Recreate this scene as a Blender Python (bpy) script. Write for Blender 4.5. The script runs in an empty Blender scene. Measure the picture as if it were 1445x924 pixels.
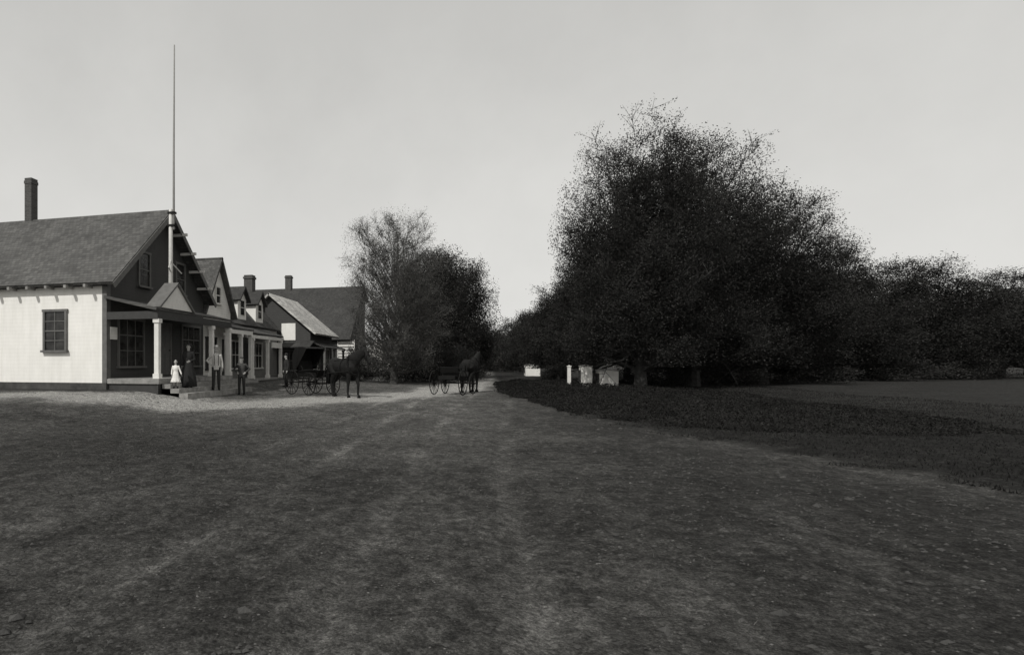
import bpy, math, random, bisect
from mathutils import Vector, Matrix, noise

PI = math.pi
scn = bpy.context.scene
col = scn.collection
H_CAM = 1.44
FPX = 850.0
TH = math.atan(232 / FPX)
CT, ST = math.cos(TH), math.sin(TH)

# ------------------------------------------------------------------ terrain height
def smooth(t):
    t = max(0.0, min(1.0, t))
    return t * t * (3 - 2 * t)

RUTS = (-3.9, -2.5, -0.95, 0.45)
def rut_at(x, y):
    r = 0.0
    for i, rx in enumerate(RUTS):
        c = rx + 0.22 * math.sin(y * .16 + i) + .1*noise.noise((y*.5, i*3.1, 0)) + .012 * (y - 10)
        r += math.exp(-((x - c) / .14) ** 2)
    return r

def hz(x, y):
    d = math.hypot(x, y)
    fade = 1 - smooth((d - 60) / 60)
    bank = 0.45 * smooth((-8.5 - x) / 4.0) * smooth((y - 6) / 10.0) * (1 - smooth((y - 70) / 40))
    n = 0.05 * noise.noise((x * .35, y * .3, 1.3)) + 0.022 * noise.noise((x * 1.7, y * .9, 7.1)) \
        + 0.018 * noise.noise((x * 4.1, y * 3.1, 3.1))
    return bank + (n - .03 * rut_at(x, y) * (1 - smooth((y - 50) / 20))) * fade

def ray_x(px, X):
    """point of the vertical plane at X that lies on the bearing px"""
    k = (px - 458) / FPX
    yc = X / (k * CT - ST)
    return yc * (k * ST + CT), yc

def bearing(px, yc):
    xc = (px - 458) / FPX * yc
    return xc * CT - yc * ST, xc * ST + yc * CT

# ------------------------------------------------------------------ mesh builder
class MB:
    def __init__(self):
        self.v = []; self.f = []
    def add(self, vs, fs):
        o = len(self.v)
        self.v += [tuple(p) for p in vs]
        self.f += [tuple(i + o for i in q) for q in fs]
    def box(self, x0, x1, y0, y1, z0, z1):
        self.add([(x0,y0,z0),(x1,y0,z0),(x1,y1,z0),(x0,y1,z0),(x0,y0,z1),(x1,y0,z1),(x1,y1,z1),(x0,y1,z1)],
                 [(0,3,2,1),(4,5,6,7),(0,1,5,4),(1,2,6,5),(2,3,7,6),(3,0,4,7)])
    def obox(self, c, a, n, ha, hn, hzz):
        c = Vector(c); a = Vector(a) * ha; n = Vector(n) * hn; u = Vector((0,0,hzz))
        vs = [c-a-n-u, c+a-n-u, c+a+n-u, c-a+n-u, c-a-n+u, c+a-n+u, c+a+n+u, c-a+n+u]
        self.add(vs, [(0,3,2,1),(4,5,6,7),(0,1,5,4),(1,2,6,5),(2,3,7,6),(3,0,4,7)])
    def slab(self, p, t):
        p = [Vector(q) for q in p]
        n = (p[1]-p[0]).cross(p[2]-p[0]).normalized()
        if n.z < 0:
            p = p[::-1]; n = -n
        q = [x - n * t for x in p]
        k = len(p)
        fs = [tuple(range(k)), tuple(range(2*k-1, k-1, -1))]
        for i in range(k):
            j = (i+1) % k
            fs.append((j, i, k+i, k+j))
        self.add(p + q, fs)
    def prism_x(self, poly, x0, x1):       # poly in (y,z)
        k = len(poly)
        vs = [(x0,y,z) for y,z in poly] + [(x1,y,z) for y,z in poly]
        fs = [tuple(range(k))[::-1], tuple(range(k, 2*k))]
        for i in range(k):
            j = (i+1) % k
            fs.append((i, j, k+j, k+i))
        self.add(vs, fs)
    def prism_y(self, poly, y0, y1):       # poly in (x,z)
        k = len(poly)
        vs = [(x,y0,z) for x,z in poly] + [(x,y1,z) for x,z in poly]
        fs = [tuple(range(k)), tuple(range(k, 2*k))[::-1]]
        for i in range(k):
            j = (i+1) % k
            fs.append((j, i, k+i, k+j))
        self.add(vs, fs)
    def path(self, pts, rad, n=8, cap=True):
        pts = [Vector(p) for p in pts]
        rings = []
        ref = None
        P = list(pts); R = list(rad)
        if cap:
            d0 = (P[0]-P[1]).normalized(); d1 = (P[-1]-P[-2]).normalized()
            P = [P[0]+d0*R[0]*.7] + P + [P[-1]+d1*R[-1]*.7]
            R = [R[0]*.55] + R + [R[-1]*.55]
        for i, p in enumerate(P):
            if i == 0: d = P[1]-P[0]
            elif i == len(P)-1: d = P[-1]-P[-2]
            else: d = (P[i+1]-P[i]).normalized() + (P[i]-P[i-1]).normalized()
            d.normalize()
            if ref is None:
                ref = d.orthogonal().normalized()
            ref = (ref - d * ref.dot(d))
            if ref.length < 1e-5: ref = d.orthogonal()
            ref.normalize()
            b = d.cross(ref)
            rings.append([p + (ref*math.cos(2*PI*k/n) + b*math.sin(2*PI*k/n))*R[i] for k in range(n)])
        self.rings(rings)
    def rings(self, rings):
        n = len(rings[0])
        vs = [q for r in rings for q in r]
        fs = []
        for i in range(len(rings)-1):
            for k in range(n):
                k2 = (k+1) % n
                fs.append((i*n+k, i*n+k2, (i+1)*n+k2, (i+1)*n+k))
        fs.append(tuple(range(n))[::-1])
        o = (len(rings)-1)*n
        fs.append(tuple(range(o, o+n)))
        self.add(vs, fs)
    def loft(self, rs, n=18, ripple=0.0, seed=0):    # (x,y,z,rx,ry) horizontal rings
        out = []
        for i, (x,y,z,rx,ry) in enumerate(rs):
            ring = []
            for k in range(n):
                a = 2*PI*k/n
                m = 1 + ripple*(i/len(rs))*math.sin(a*9+seed)*(.6+.4*math.sin(a*2+seed))
                ring.append((x+rx*m*math.cos(a), y+ry*m*math.sin(a), z))
            out.append(ring)
        self.rings(out)
    def loft_x(self, rs, n=18):            # rings across x: (x,z,ry,rz)
        self.rings([[(x, ry*math.cos(2*PI*k/n), z+rz*math.sin(2*PI*k/n)) for k in range(n)] for x,z,ry,rz in rs])
    def ell(self, c, r, n=14, m=9, mat=None):
        rings = []
        for i in range(m):
            t = PI*(i+.15)/(m-1+.3)
            ring = []
            for k in range(n):
                a = 2*PI*k/n
                q = Vector((r[0]*math.sin(t)*math.cos(a), r[1]*math.sin(t)*math.sin(a), -r[2]*math.cos(t)))
                if mat: q = mat @ q
                ring.append(q + Vector(c))
            rings.append(ring)
        self.rings(rings)
    def lathe(self, prof, c, n=24, sy=1.0):
        self.rings([[(c[0]+r*math.cos(2*PI*k/n), c[1]+r*sy*math.sin(2*PI*k/n), c[2]+z) for k in range(n)] for r,z in prof])
    def torus_y(self, c, R, r, n=40, m=8):   # ring standing in the xz plane
        vs = []; fs = []
        for i in range(n):
            a = 2*PI*i/n
            for k in range(m):
                b = 2*PI*k/m
                rr = R + r*math.cos(b)
                vs.append((c[0]+rr*math.cos(a), c[1]+r*math.sin(b), c[2]+rr*math.sin(a)))
        for i in range(n):
            for k in range(m):
                fs.append((i*m+k, i*m+(k+1)%m, ((i+1)%n)*m+(k+1)%m, ((i+1)%n)*m+k))
        self.add(vs, fs)
    def build(self, name, mat, parent=None, smooth_=False, remesh=None, it=4):
        off = Vector((0,0,0)); p = parent
        if parent is not None and parent.get('_world'):
            while p is not None:
                off += p.location; p = p.parent
        me = bpy.data.meshes.new(name)
        if off.length > 0: vv = [Vector(q)-off for q in self.v]
        else: vv = self.v
        me.from_pydata(vv, [], self.f)
        me.update()
        o = bpy.data.objects.new(name, me); col.objects.link(o)
        if remesh:
            m = o.modifiers.new('r', 'REMESH'); m.mode = 'VOXEL'; m.voxel_size = remesh
            s = o.modifiers.new('s', 'SMOOTH'); s.factor = .5; s.iterations = it
            dg = bpy.context.evaluated_depsgraph_get()
            me2 = bpy.data.meshes.new_from_object(o.evaluated_get(dg))
            o.modifiers.clear(); o.data = me2; me = me2
            me.name = name
        me.materials.clear(); me.materials.append(mat)
        if smooth_ or remesh:
            me.polygons.foreach_set('use_smooth', [True]*len(me.polygons))
        if parent is not None:
            o.parent = parent
            if parent.get('_world'): o['_world'] = 1
        return o

def tag(o, label, cat, group=None, kind=None):
    if label: o['label'] = label
    if cat: o['category'] = cat
    if group: o['group'] = group
    if kind: o['kind'] = kind
    return o

def thing(name, label, cat, loc, rz=0, group=None, world=False):
    o = bpy.data.objects.new(name, None); col.objects.link(o)
    o.location = loc; o.rotation_euler = (0,0,rz)
    o.empty_display_size = .3
    tag(o, label, cat, group)
    if world: o['_world'] = 1
    return o

# ------------------------------------------------------------------ materials
def grey(v): return (v*1.02, v*1.0, v*.95, 1)

def nt(name):
    m = bpy.data.materials.new(name); m.use_nodes = True
    t = m.node_tree; t.nodes.clear()
    out = t.nodes.new('ShaderNodeOutputMaterial')
    b = t.nodes.new('ShaderNodeBsdfPrincipled')
    t.links.new(b.outputs[0], out.inputs[0])
    return m, t, b, out

def noise_node(t, vec, scale, detail=6, rough=.6):
    n = t.nodes.new('ShaderNodeTexNoise')
    n.inputs['Scale'].default_value = scale; n.inputs['Detail'].default_value = detail
    n.inputs['Roughness'].default_value = rough
    t.links.new(vec, n.inputs['Vector'])
    return n.outputs['Fac']

def ramp(t, fac, stops):
    r = t.nodes.new('ShaderNodeValToRGB')
    while len(r.color_ramp.elements) < len(stops): r.color_ramp.elements.new(.5)
    for e, (p, c) in zip(r.color_ramp.elements, stops):
        e.position = p; e.color = c if len(c) == 4 else (*c, 1)
    t.links.new(fac, r.inputs[0])
    return r.outputs[0]

def mathn(t, op, a, b=None):
    n = t.nodes.new('ShaderNodeMath'); n.operation = op
    for i, x in enumerate((a, b)):
        if x is None: continue
        if isinstance(x, (int, float)): n.inputs[i].default_value = x
        else: t.links.new(x, n.inputs[i])
    return n.outputs[0]

def mulcol(t, a, b, mode='MULTIPLY', fac=None):
    n = t.nodes.new('ShaderNodeMix'); n.data_type = 'RGBA'; n.blend_type = mode
    n.inputs[0].default_value = 1
    if fac is not None: t.links.new(fac, n.inputs[0])
    t.links.new(a, n.inputs[6]); t.links.new(b, n.inputs[7])
    return n.outputs[2]

def coord(t):
    return t.nodes.new('ShaderNodeTexCoord').outputs['Object']

def bump(t, b, height, strength, dist):
    n = t.nodes.new('ShaderNodeBump'); n.inputs['Strength'].default_value = strength
    n.inputs['Distance'].default_value = dist
    t.links.new(height, n.inputs['Height']); t.links.new(n.outputs[0], b.inputs['Normal'])

def m_plain(name, v, rough=.8, amt=.25, sc=6, bmp=.2, spec=.5):
    m, t, b, _ = nt(name)
    co = coord(t)
    n = noise_node(t, co, sc)
    c = ramp(t, n, [(.3, grey(v*(1-amt))), (.7, grey(v*(1+amt)))])
    n2 = noise_node(t, co, sc*.12, 3)
    c2 = ramp(t, n2, [(.3, (.82,.82,.82)), (.7, (1,1,1))])
    t.links.new(mulcol(t, c, c2), b.inputs['Base Color'])
    b.inputs['Roughness'].default_value = rough
    b.inputs['Specular IOR Level'].default_value = spec
    bump(t, b, noise_node(t, co, sc*5), bmp, .02)
    return m

def m_clap(name, v, pitch=.125, amt=.15, seam=.72, bs=.5):
    m, t, b, _ = nt(name)
    co = coord(t)
    sp = t.nodes.new('ShaderNodeSeparateXYZ'); t.links.new(co, sp.inputs[0])
    fr = mathn(t, 'FRACT', mathn(t, 'DIVIDE', sp.outputs[2], pitch))
    n = noise_node(t, co, 2.2)
    c = ramp(t, n, [(.3, grey(v*(1-amt))), (.7, grey(v*(1+amt*.4)))])
    lo = ramp(t, fr, [(0, (seam,)*3), (.1, (1,1,1))])
    mp = t.nodes.new('ShaderNodeMapping'); mp.inputs['Scale'].default_value = (4,4,.6)
    t.links.new(co, mp.inputs[0])
    st = ramp(t, noise_node(t, mp.outputs[0], 1.5), [(.3, (.9,.9,.89)), (.65, (1,1,1))])
    t.links.new(mulcol(t, mulcol(t, c, lo), st), b.inputs['Base Color'])
    b.inputs['Roughness'].default_value = .75
    bump(t, b, mathn(t, 'SUBTRACT', 1.0, fr), bs, .02)
    return m

def m_shingle(name, v, axis):
    m, t, b, _ = nt(name)
    co = coord(t)
    sp = t.nodes.new('ShaderNodeSeparateXYZ'); t.links.new(co, sp.inputs[0])
    cb = t.nodes.new('ShaderNodeCombineXYZ')
    t.links.new(sp.outputs[0 if axis == 'x' else 1], cb.inputs[0]); t.links.new(sp.outputs[2], cb.inputs[1])
    br = t.nodes.new('ShaderNodeTexBrick')
    br.inputs['Scale'].default_value = 1
    br.inputs['Brick Width'].default_value = .17; br.inputs['Row Height'].default_value = .11
    br.inputs['Mortar Size'].default_value = .008; br.inputs['Mortar Smooth'].default_value = .4
    br.inputs['Color1'].default_value = grey(v*1.3); br.inputs['Color2'].default_value = grey(v*.7)
    br.inputs['Mortar'].default_value = grey(v*.35)
    t.links.new(cb.outputs[0], br.inputs['Vector'])
    n = ramp(t, noise_node(t, co, .9), [(.3, (.65,.65,.65)), (.7, (1.15,1.15,1.15))])
    t.links.new(mulcol(t, br.outputs['Color'], n), b.inputs['Base Color'])
    b.inputs['Roughness'].default_value = .85
    bump(t, b, br.outputs['Fac'], -.5, .02)
    return m

def m_brick(name, v):
    m, t, b, _ = nt(name)
    co = coord(t)
    sp = t.nodes.new('ShaderNodeSeparateXYZ'); t.links.new(co, sp.inputs[0])
    cb = t.nodes.new('ShaderNodeCombineXYZ')
    t.links.new(mathn(t, 'ADD', sp.outputs[0], sp.outputs[1]), cb.inputs[0]); t.links.new(sp.outputs[2], cb.inputs[1])
    br = t.nodes.new('ShaderNodeTexBrick'); br.inputs['Scale'].default_value = 1
    br.inputs['Brick Width'].default_value = .22; br.inputs['Row Height'].default_value = .075
    br.inputs['Mortar Size'].default_value = .01
    br.inputs['Color1'].default_value = grey(v*1.2); br.inputs['Color2'].default_value = grey(v*.7)
    br.inputs['Mortar'].default_value = grey(v*1.6)
    t.links.new(cb.outputs[0], br.inputs['Vector'])
    t.links.new(br.outputs['Color'], b.inputs['Base Color'])
    b.inputs['Roughness'].default_value = .9
    return m

def m_glass(name):
    m, t, b, _ = nt(name)
    co = coord(t)
    c = ramp(t, noise_node(t, co, 2.5), [(.35, grey(.012)), (.7, grey(.05))])
    t.links.new(c, b.inputs['Base Color'])
    b.inputs['Roughness'].default_value = .15
    b.inputs['Specular IOR Level'].default_value = .35
    bump(t, b, noise_node(t, co, 3), .12, .05)
    return m

def m_leaf(name, lo, hi, trans=.25):
    m, t, b, out = nt(name)
    g = t.nodes.new('ShaderNodeNewGeometry')
    c = ramp(t, g.outputs['Random Per Island'], [(0, grey(lo)), (.6, grey((lo+hi)/2)), (1, grey(hi))])
    n = ramp(t, noise_node(t, coord(t), .8, 2), [(.35, (.55,.55,.55)), (.65, (1.15,1.15,1.15))])
    cc = mulcol(t, c, n)
    t.links.new(cc, b.inputs['Base Color'])
    b.inputs['Roughness'].default_value = .8
    b.inputs['Specular IOR Level'].default_value = .1
    tr = t.nodes.new('ShaderNodeBsdfTranslucent'); t.links.new(cc, tr.inputs[0])
    mx = t.nodes.new('ShaderNodeMixShader'); mx.inputs[0].default_value = trans
    t.links.new(b.outputs[0], mx.inputs[1]); t.links.new(tr.outputs[0], mx.inputs[2])
    t.links.new(mx.outputs[0], out.inputs[0])
    return m

def m_ground():
    m, t, b, _ = nt('packed_dirt')
    co = coord(t)
    at = t.nodes.new('ShaderNodeAttribute'); at.attribute_name = 'wear_and_shade'
    mp = t.nodes.new('ShaderNodeMapping'); mp.inputs['Scale'].default_value = (1.4,.9,1)
    t.links.new(co, mp.inputs[0])
    mid = noise_node(t, mp.outputs[0], 2.6, 12, .82)
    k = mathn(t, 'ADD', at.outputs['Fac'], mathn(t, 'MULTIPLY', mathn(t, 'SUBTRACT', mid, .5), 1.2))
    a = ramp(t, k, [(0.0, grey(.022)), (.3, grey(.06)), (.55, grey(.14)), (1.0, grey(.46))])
    fine = ramp(t, noise_node(t, co, 9, 12, .9), [(.38, (.3,.3,.3)), (.5, (.9,.9,.9)), (.62, (1.9,1.9,1.9))])
    gr = ramp(t, noise_node(t, co, 45, 6, .85), [(.38, (.4,.4,.4)), (.5, (.95,.95,.95)), (.62, (1.7,1.7,1.7))])
    t.links.new(mulcol(t, mulcol(t, a, fine), gr), b.inputs['Base Color'])
    b.inputs['Roughness'].default_value = .95
    b.inputs['Specular IOR Level'].default_value = .1
    h = mathn(t, 'ADD', noise_node(t, co, 18, 10, .8), mathn(t, 'MULTIPLY', noise_node(t, co, 5, 5), 1.4))
    bump(t, b, h, 1.0, .1)
    return m

M = dict(
    white=m_clap('white_clapboard', .82, .14, .04, .9, .2), whitetrim=m_plain('white_paint', .74, .6, .08, 5),
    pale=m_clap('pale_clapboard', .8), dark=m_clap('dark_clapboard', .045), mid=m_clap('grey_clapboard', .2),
    darktrim=m_plain('dark_paint', .035, .6, .2, 6), greytrim=m_plain('grey_paint', .12, .7, .2, 6),
    stone=m_plain('foundation_stone', .06, .95, .5, 3, .8), boards=m_plain('weathered_boards', .26, .9, .35, 4, .4),
    roofx=m_shingle('wood_shingles', .085, 'x'), roofy=m_shingle('wood_shingles_street_slope', .065, 'y'),
    roofdark=m_shingle('old_dark_shingles', .04, 'x'), rooflight=m_shingle('pale_shingles', .5, 'y'),
    brick=m_brick('chimney_brick', .06), glass=m_glass('window_glass'),
    bark=m_plain('tree_bark', .03, .95, .4, 8, .8), barkpale=m_plain('pale_bark', .09, .95, .4, 8, .8),
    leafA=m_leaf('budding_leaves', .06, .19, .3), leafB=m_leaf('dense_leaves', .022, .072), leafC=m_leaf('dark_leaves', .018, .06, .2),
    leafF=m_leaf('distant_leaves', .03, .085), leafH=m_leaf('hazy_leaves', .08, .16), grass=m_leaf('tree_shade_grass', .012, .035, .2), grass2=m_leaf('dry_grass', .035, .11, .2),
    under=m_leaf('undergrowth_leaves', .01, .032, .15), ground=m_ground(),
    pebble=m_plain('pebbles', .1, .95, .6, 3, .3), clod=m_plain('dirt_clods', .05, .95, .5, 9, .6),
    skin=m_plain('skin', .4, .6, .08, 20, .1), hair=m_plain('hair', .02, .7, .3, 30, .4),
    cloth_black=m_plain('black_cloth', .012, .9, .3, 25, .3), cloth_dark=m_plain('dark_cloth', .022, .9, .3, 25, .3),
    cloth_mid=m_plain('grey_cloth', .05, .9, .25, 25, .3), cloth_light=m_plain('light_cloth', .5, .9, .12, 25, .3),
    cloth_white=m_plain('white_cotton', .8, .9, .06, 25, .3),
    straw=m_plain('straw', .38, .85, .2, 40, .3), leather=m_plain('leather', .01, .75, .3, 20, .2, .15),
    horse=m_plain('dark_coat', .012, .75, .35, 9, .15, .2), horse2=m_plain('brown_coat', .012, .75, .35, 9, .15, .2),
    mane=m_plain('mane_hair', .008, .8, .4, 30, .5, .2), buggy=m_plain('carriage_paint', .01, .7, .3, 8, .05, .15),
    iron=m_plain('iron', .015, .8, .3, 15, .1, .15), polemat=m_plain('pole_paint', .62, .6, .12, 8, .1),
    poletop=m_plain('bare_pole', .3, .7, .15, 8, .1), eye=m_plain('eye_dark', .01, .3, .1, 5, 0),
)

# ------------------------------------------------------------------ ground
def grow(a, far0, far1, step):
    s = step; x = a[-1]; a = list(a)
    while x < far1: s *= 1.2; x += s; a.append(x)
    s = step; x = a[0]; pre = []
    while x > far0: s *= 1.2; x -= s; pre.append(x)
    return pre[::-1] + a
def lin(a, b, s):
    n = int(round((b-a)/s)); return [a + (b-a)*i/n for i in range(n)]

def edge(y):
    P = [(-10, 16), (3, 9.5), (9, 5.6), (14.7, 2.9), (22.3, 1.67), (31.8, .45), (60, .5), (400, .5)]
    for (a, xa), (b, xb) in zip(P, P[1:]):
        if y <= b: return xa + (xb-xa)*(y-a)/(b-a) + .35*noise.noise((y*.5, 2.0, 0)) + .2*noise.noise((y*1.7, 5, 0))
    return .5

# centre line of the trodden pale strip: along the shop fronts, then out into the road
strip = [bearing(-200, 17.6), bearing(47, 18.6), bearing(250, 19.8), bearing(400, 21.8), bearing(520, 25.2), bearing(620, 29), bearing(660, 40), bearing(680, 70)]
def strip_d(x, y):
    best = 1e9
    for (ax, ay), (bx, by) in zip(strip, strip[1:]):
        dx, dy = bx-ax, by-ay
        t = max(0, min(1, ((x-ax)*dx+(y-ay)*dy)/(dx*dx+dy*dy)))
        best = min(best, math.hypot(x-ax-t*dx, y-ay-t*dy))
    return best
def wear_and_shade(x, y):
    n1 = noise.noise((x*.9, y*.6, 17)); n2 = noise.noise((x*2.1, y*1.5, 51))
    w = .42 + .10*noise.noise((x*.22, y*.2, 11)) + .12*n1 + .10*n2
    if -4 < y < 60 and -30 < x < 30:
        w += .22*min(1, rut_at(x, y))*max(0, .4+.8*noise.noise((x*.4, y*.35, 5)))
        d = strip_d(x, y) + .9*noise.noise((x*.5, y*.5, 23)) + .35*noise.noise((x*1.9, y*1.9, 29))
        w += .5*(1-smooth((d-.6)/2.2))
        w += .08*smooth((y-11)/6)*smooth((2-x)/4)
        lft = math.exp(-(((x+6.2)/3.0)**2 + ((y-8.5)/2.6)**2))
        w -= lft*(.10 + .3*max(0, n1+.6*n2))          # clumps of turf at the left
        w -= .10*smooth((x-1.0+.06*y)/2.5)  # right side of the road darkened, shade put into the dirt tone
        w -= .3*smooth((-11.6-x)/1.0)*smooth((y-17)/1.5)
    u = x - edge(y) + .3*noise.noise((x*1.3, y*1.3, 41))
    dark = smooth((u+.15)/.7)  # shade under the tree row, painted into the verge colour
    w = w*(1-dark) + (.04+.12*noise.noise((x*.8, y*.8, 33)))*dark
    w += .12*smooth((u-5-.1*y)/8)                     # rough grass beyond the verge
    return max(0.0, min(1, w))

xs = grow(lin(-22, -6.5, .24) + lin(-6.5, 3, .09) + lin(3, 16, .24), -2500, 2500, .24)
ysg = grow(lin(-4, 3, .5) + lin(3, 40, .24), -120, 3500, .3)
g = MB(); nx = len(xs)
g.v = [(x, y, hz(x, y)) for y in ysg for x in xs]
g.f = [(j*nx+i, j*nx+i+1, (j+1)*nx+i+1, (j+1)*nx+i) for j in range(len(ysg)-1) for i in range(nx-1)]
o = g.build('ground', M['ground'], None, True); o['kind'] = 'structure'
at = o.data.attributes.new('wear_and_shade', 'FLOAT', 'POINT')
at.data.foreach_set('value', [wear_and_shade(p[0], p[1]) for p in g.v])

rnd = random.Random(5)
def leafquad(L, q, w, rn):
    n = Vector((rn.gauss(0,1), rn.gauss(0,1), rn.gauss(.5,1))).normalized(); a = n.orthogonal().normalized(); b = n.cross(a)
    ang = rn.uniform(0,PI); a2 = a*math.cos(ang)+b*math.sin(ang); b2 = n.cross(a2)
    L.add([q-a2*w*.5, q+b2*w*.26-a2*w*.05, q+a2*w*.5, q-b2*w*.26-a2*w*.05], [(0,1,2,3)])

# low growth on the right verge, shadow put into its dark leaf colour
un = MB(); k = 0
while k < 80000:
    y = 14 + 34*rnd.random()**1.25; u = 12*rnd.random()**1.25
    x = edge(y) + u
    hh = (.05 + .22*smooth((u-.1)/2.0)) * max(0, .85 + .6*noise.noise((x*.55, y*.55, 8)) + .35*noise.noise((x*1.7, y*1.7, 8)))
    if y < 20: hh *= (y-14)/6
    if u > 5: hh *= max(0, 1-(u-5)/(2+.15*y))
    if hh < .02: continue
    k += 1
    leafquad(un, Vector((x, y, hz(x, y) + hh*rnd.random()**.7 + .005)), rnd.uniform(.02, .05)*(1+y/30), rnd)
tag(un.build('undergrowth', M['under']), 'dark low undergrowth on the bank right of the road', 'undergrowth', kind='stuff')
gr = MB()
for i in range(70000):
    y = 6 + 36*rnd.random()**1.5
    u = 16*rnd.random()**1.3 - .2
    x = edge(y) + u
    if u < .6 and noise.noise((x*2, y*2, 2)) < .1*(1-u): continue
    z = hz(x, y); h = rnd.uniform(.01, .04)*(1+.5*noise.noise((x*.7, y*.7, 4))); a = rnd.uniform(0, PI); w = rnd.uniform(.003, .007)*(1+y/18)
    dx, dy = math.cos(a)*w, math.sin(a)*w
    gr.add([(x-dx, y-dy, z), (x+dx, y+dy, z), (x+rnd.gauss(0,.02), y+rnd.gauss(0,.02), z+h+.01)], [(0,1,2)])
tag(gr.build('grass', M['grass']), 'dark short grass covering the verge right of the road', 'grass', kind='stuff')  # blades coloured dark to carry the shade of the trees
gr = MB()
for i in range(24000):
    if i < 9000:
        x = rnd.uniform(-26, -10.6); y = rnd.uniform(16, 18.7)
        if noise.noise((x*.5, y*.5, 3)) < -.05: continue
    elif i < 19000:
        x = rnd.gauss(-6.0, 2.0); y = rnd.gauss(8.4, 1.7)
        if noise.noise((x*.9, y*.6, 17)) + .6*noise.noise((x*2.1, y*1.5, 51)) < .02: continue
    else:
        x = rnd.uniform(-10, 3); y = rnd.uniform(2.8, 18)
        if noise.noise((x*.7, y*.6, 9)) < .2: continue
    z = hz(x, y); h = rnd.uniform(.01, .035); a = rnd.uniform(0, PI); w = rnd.uniform(.003, .007)
    dx, dy = math.cos(a)*w, math.sin(a)*w
    gr.add([(x-dx, y-dy, z), (x+dx, y+dy, z), (x+rnd.gauss(0,.025), y+rnd.gauss(0,.025), z+h)], [(0,1,2)])
tag(gr.build('weeds', M['grass2']), 'sparse short weeds growing through the dirt in front of the shop', 'weeds', kind='stuff')
for nm, cnt, r0, r1, mt, lab in (('pebbles', 12000, .003, .010, 'pebble', 'small grey loose stones scattered over the dirt road'), ('clods', 14000, .006, .026, 'clod', 'dark lumps of dry earth lying on the dirt road')):
    pb = MB()
    for i in range(cnt):
        x = rnd.uniform(-11, 8); y = 2.6 + 18*rnd.random()**1.4
        if x > edge(y): continue
        z = hz(x, y); r = rnd.uniform(r0, r1)*(1 + (rnd.random() < .02)*1.2)
        q = [(x+r*rnd.uniform(.6,1.4)*dx, y+r*rnd.uniform(.6,1.4)*dy, z+r*dz*.6) for dx,dy,dz in ((1,0,0),(.3,1,0),(-1,.2,0),(-.2,-1,0),(.1,.1,1))]
        pb.add(q, [(0,1,4),(1,2,4),(2,3,4),(3,0,4)])
    tag(pb.build(nm, M[mt]), lab, 'stones', kind='stuff')

# ------------------------------------------------------------------ building helpers
def window(root, c, n, w, h, fm='whitetrim', bars=(1,1), name='window'):
    n = Vector(n); a = Vector((-n.y, n.x, 0)); c = Vector(c)
    f = MB(); t = .09
    f.obox(c + n*.03 + Vector((0,0,h/2+t/2)), a, n, w/2+t+.03, .045, t/2)
    for s in (-1, 1): f.obox(c + n*.03 + a*s*(w/2+t/2), a, n, t/2, .04, h/2)
    o = f.build(name, M[fm], root)
    p = MB(); p.obox(c + n*.012, a, n, w/2, .006, h/2); p.build('pane', M['glass'], o)
    m = MB()
    for i in range(bars[0]): m.obox(c + n*.03 + a*(-w/2 + w*(i+1)/(bars[0]+1)), a, n, .016, .013, h/2)
    for i in range(bars[1]):
        m.obox(c + n*.032 + Vector((0,0,-h/2 + h*(i+1)/(bars[1]+1))), a, n, w/2, .02, .024 if i == bars[1]//2 else .014)
    m.build('sash_bar', M[fm], o)
    s = MB(); s.obox(c + n*.06 + Vector((0,0,-h/2-.04)), a, n, w/2+t+.05, .075, .038); s.build('sill', M[fm], o)
    return o

def door(root, c, n, w, h, dm='darktrim', fm='greytrim'):     # c at the middle of the door
    n = Vector(n); a = Vector((-n.y, n.x, 0)); c = Vector(c)
    d = MB(); d.obox(c + n*.02, a, n, w/2, .02, h/2)
    for s in (-1, 1):
        for k in (-.25, .22): d.obox(c + n*.045 + a*s*w*.22 + Vector((0,0,h*k)), a, n, w*.15, .008, h*.17)
    o = d.build('door', M[dm], root)
    f = MB()
    for s in (-1, 1): f.obox(c + n*.035 + a*s*(w/2+.06), a, n, .06, .035, h/2)
    f.obox(c + n*.035 + Vector((0,0,h/2+.06)), a, n, w/2+.14, .045, .06); f.build('frame', M[fm], o)
    k = MB(); k.ell(c + n*.09 + a*w*.4, (.03,.03,.03)); k.build('handle', M['iron'], o)

def gable_x(root, x0, x1, y0, y1, ze, zr, wall, roof, zb=.3, over=.35, eave=.35, name='roof', t=.12, ym=None, ze2=None):
    """ridge along X; gable walls face -X / +X"""
    ym = (y0+y1)/2 if ym is None else ym
    ze2 = ze if ze2 is None else ze2
    w = MB(); w.prism_x([(y0,zb),(y1,zb),(y1,ze2),(ym,zr),(y0,ze)], x0, x1); w.build('wall', M[wall], root)
    sl = (zr-ze)/(ym-y0); sl2 = (zr-ze2)/(y1-ym); up = t + .03
    r = MB()
    for yo, zo in ((y0-eave, ze-sl*eave), (y1+eave, ze2-sl2*eave)):
        r.slab([(x0-over, yo, zo+up), (x1+over, yo, zo+up), (x1+over, ym, zr+up), (x0-over, ym, zr+up)], t)
    ro = r.build(name, M[roof], root)
    return ro, sl, ym

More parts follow.
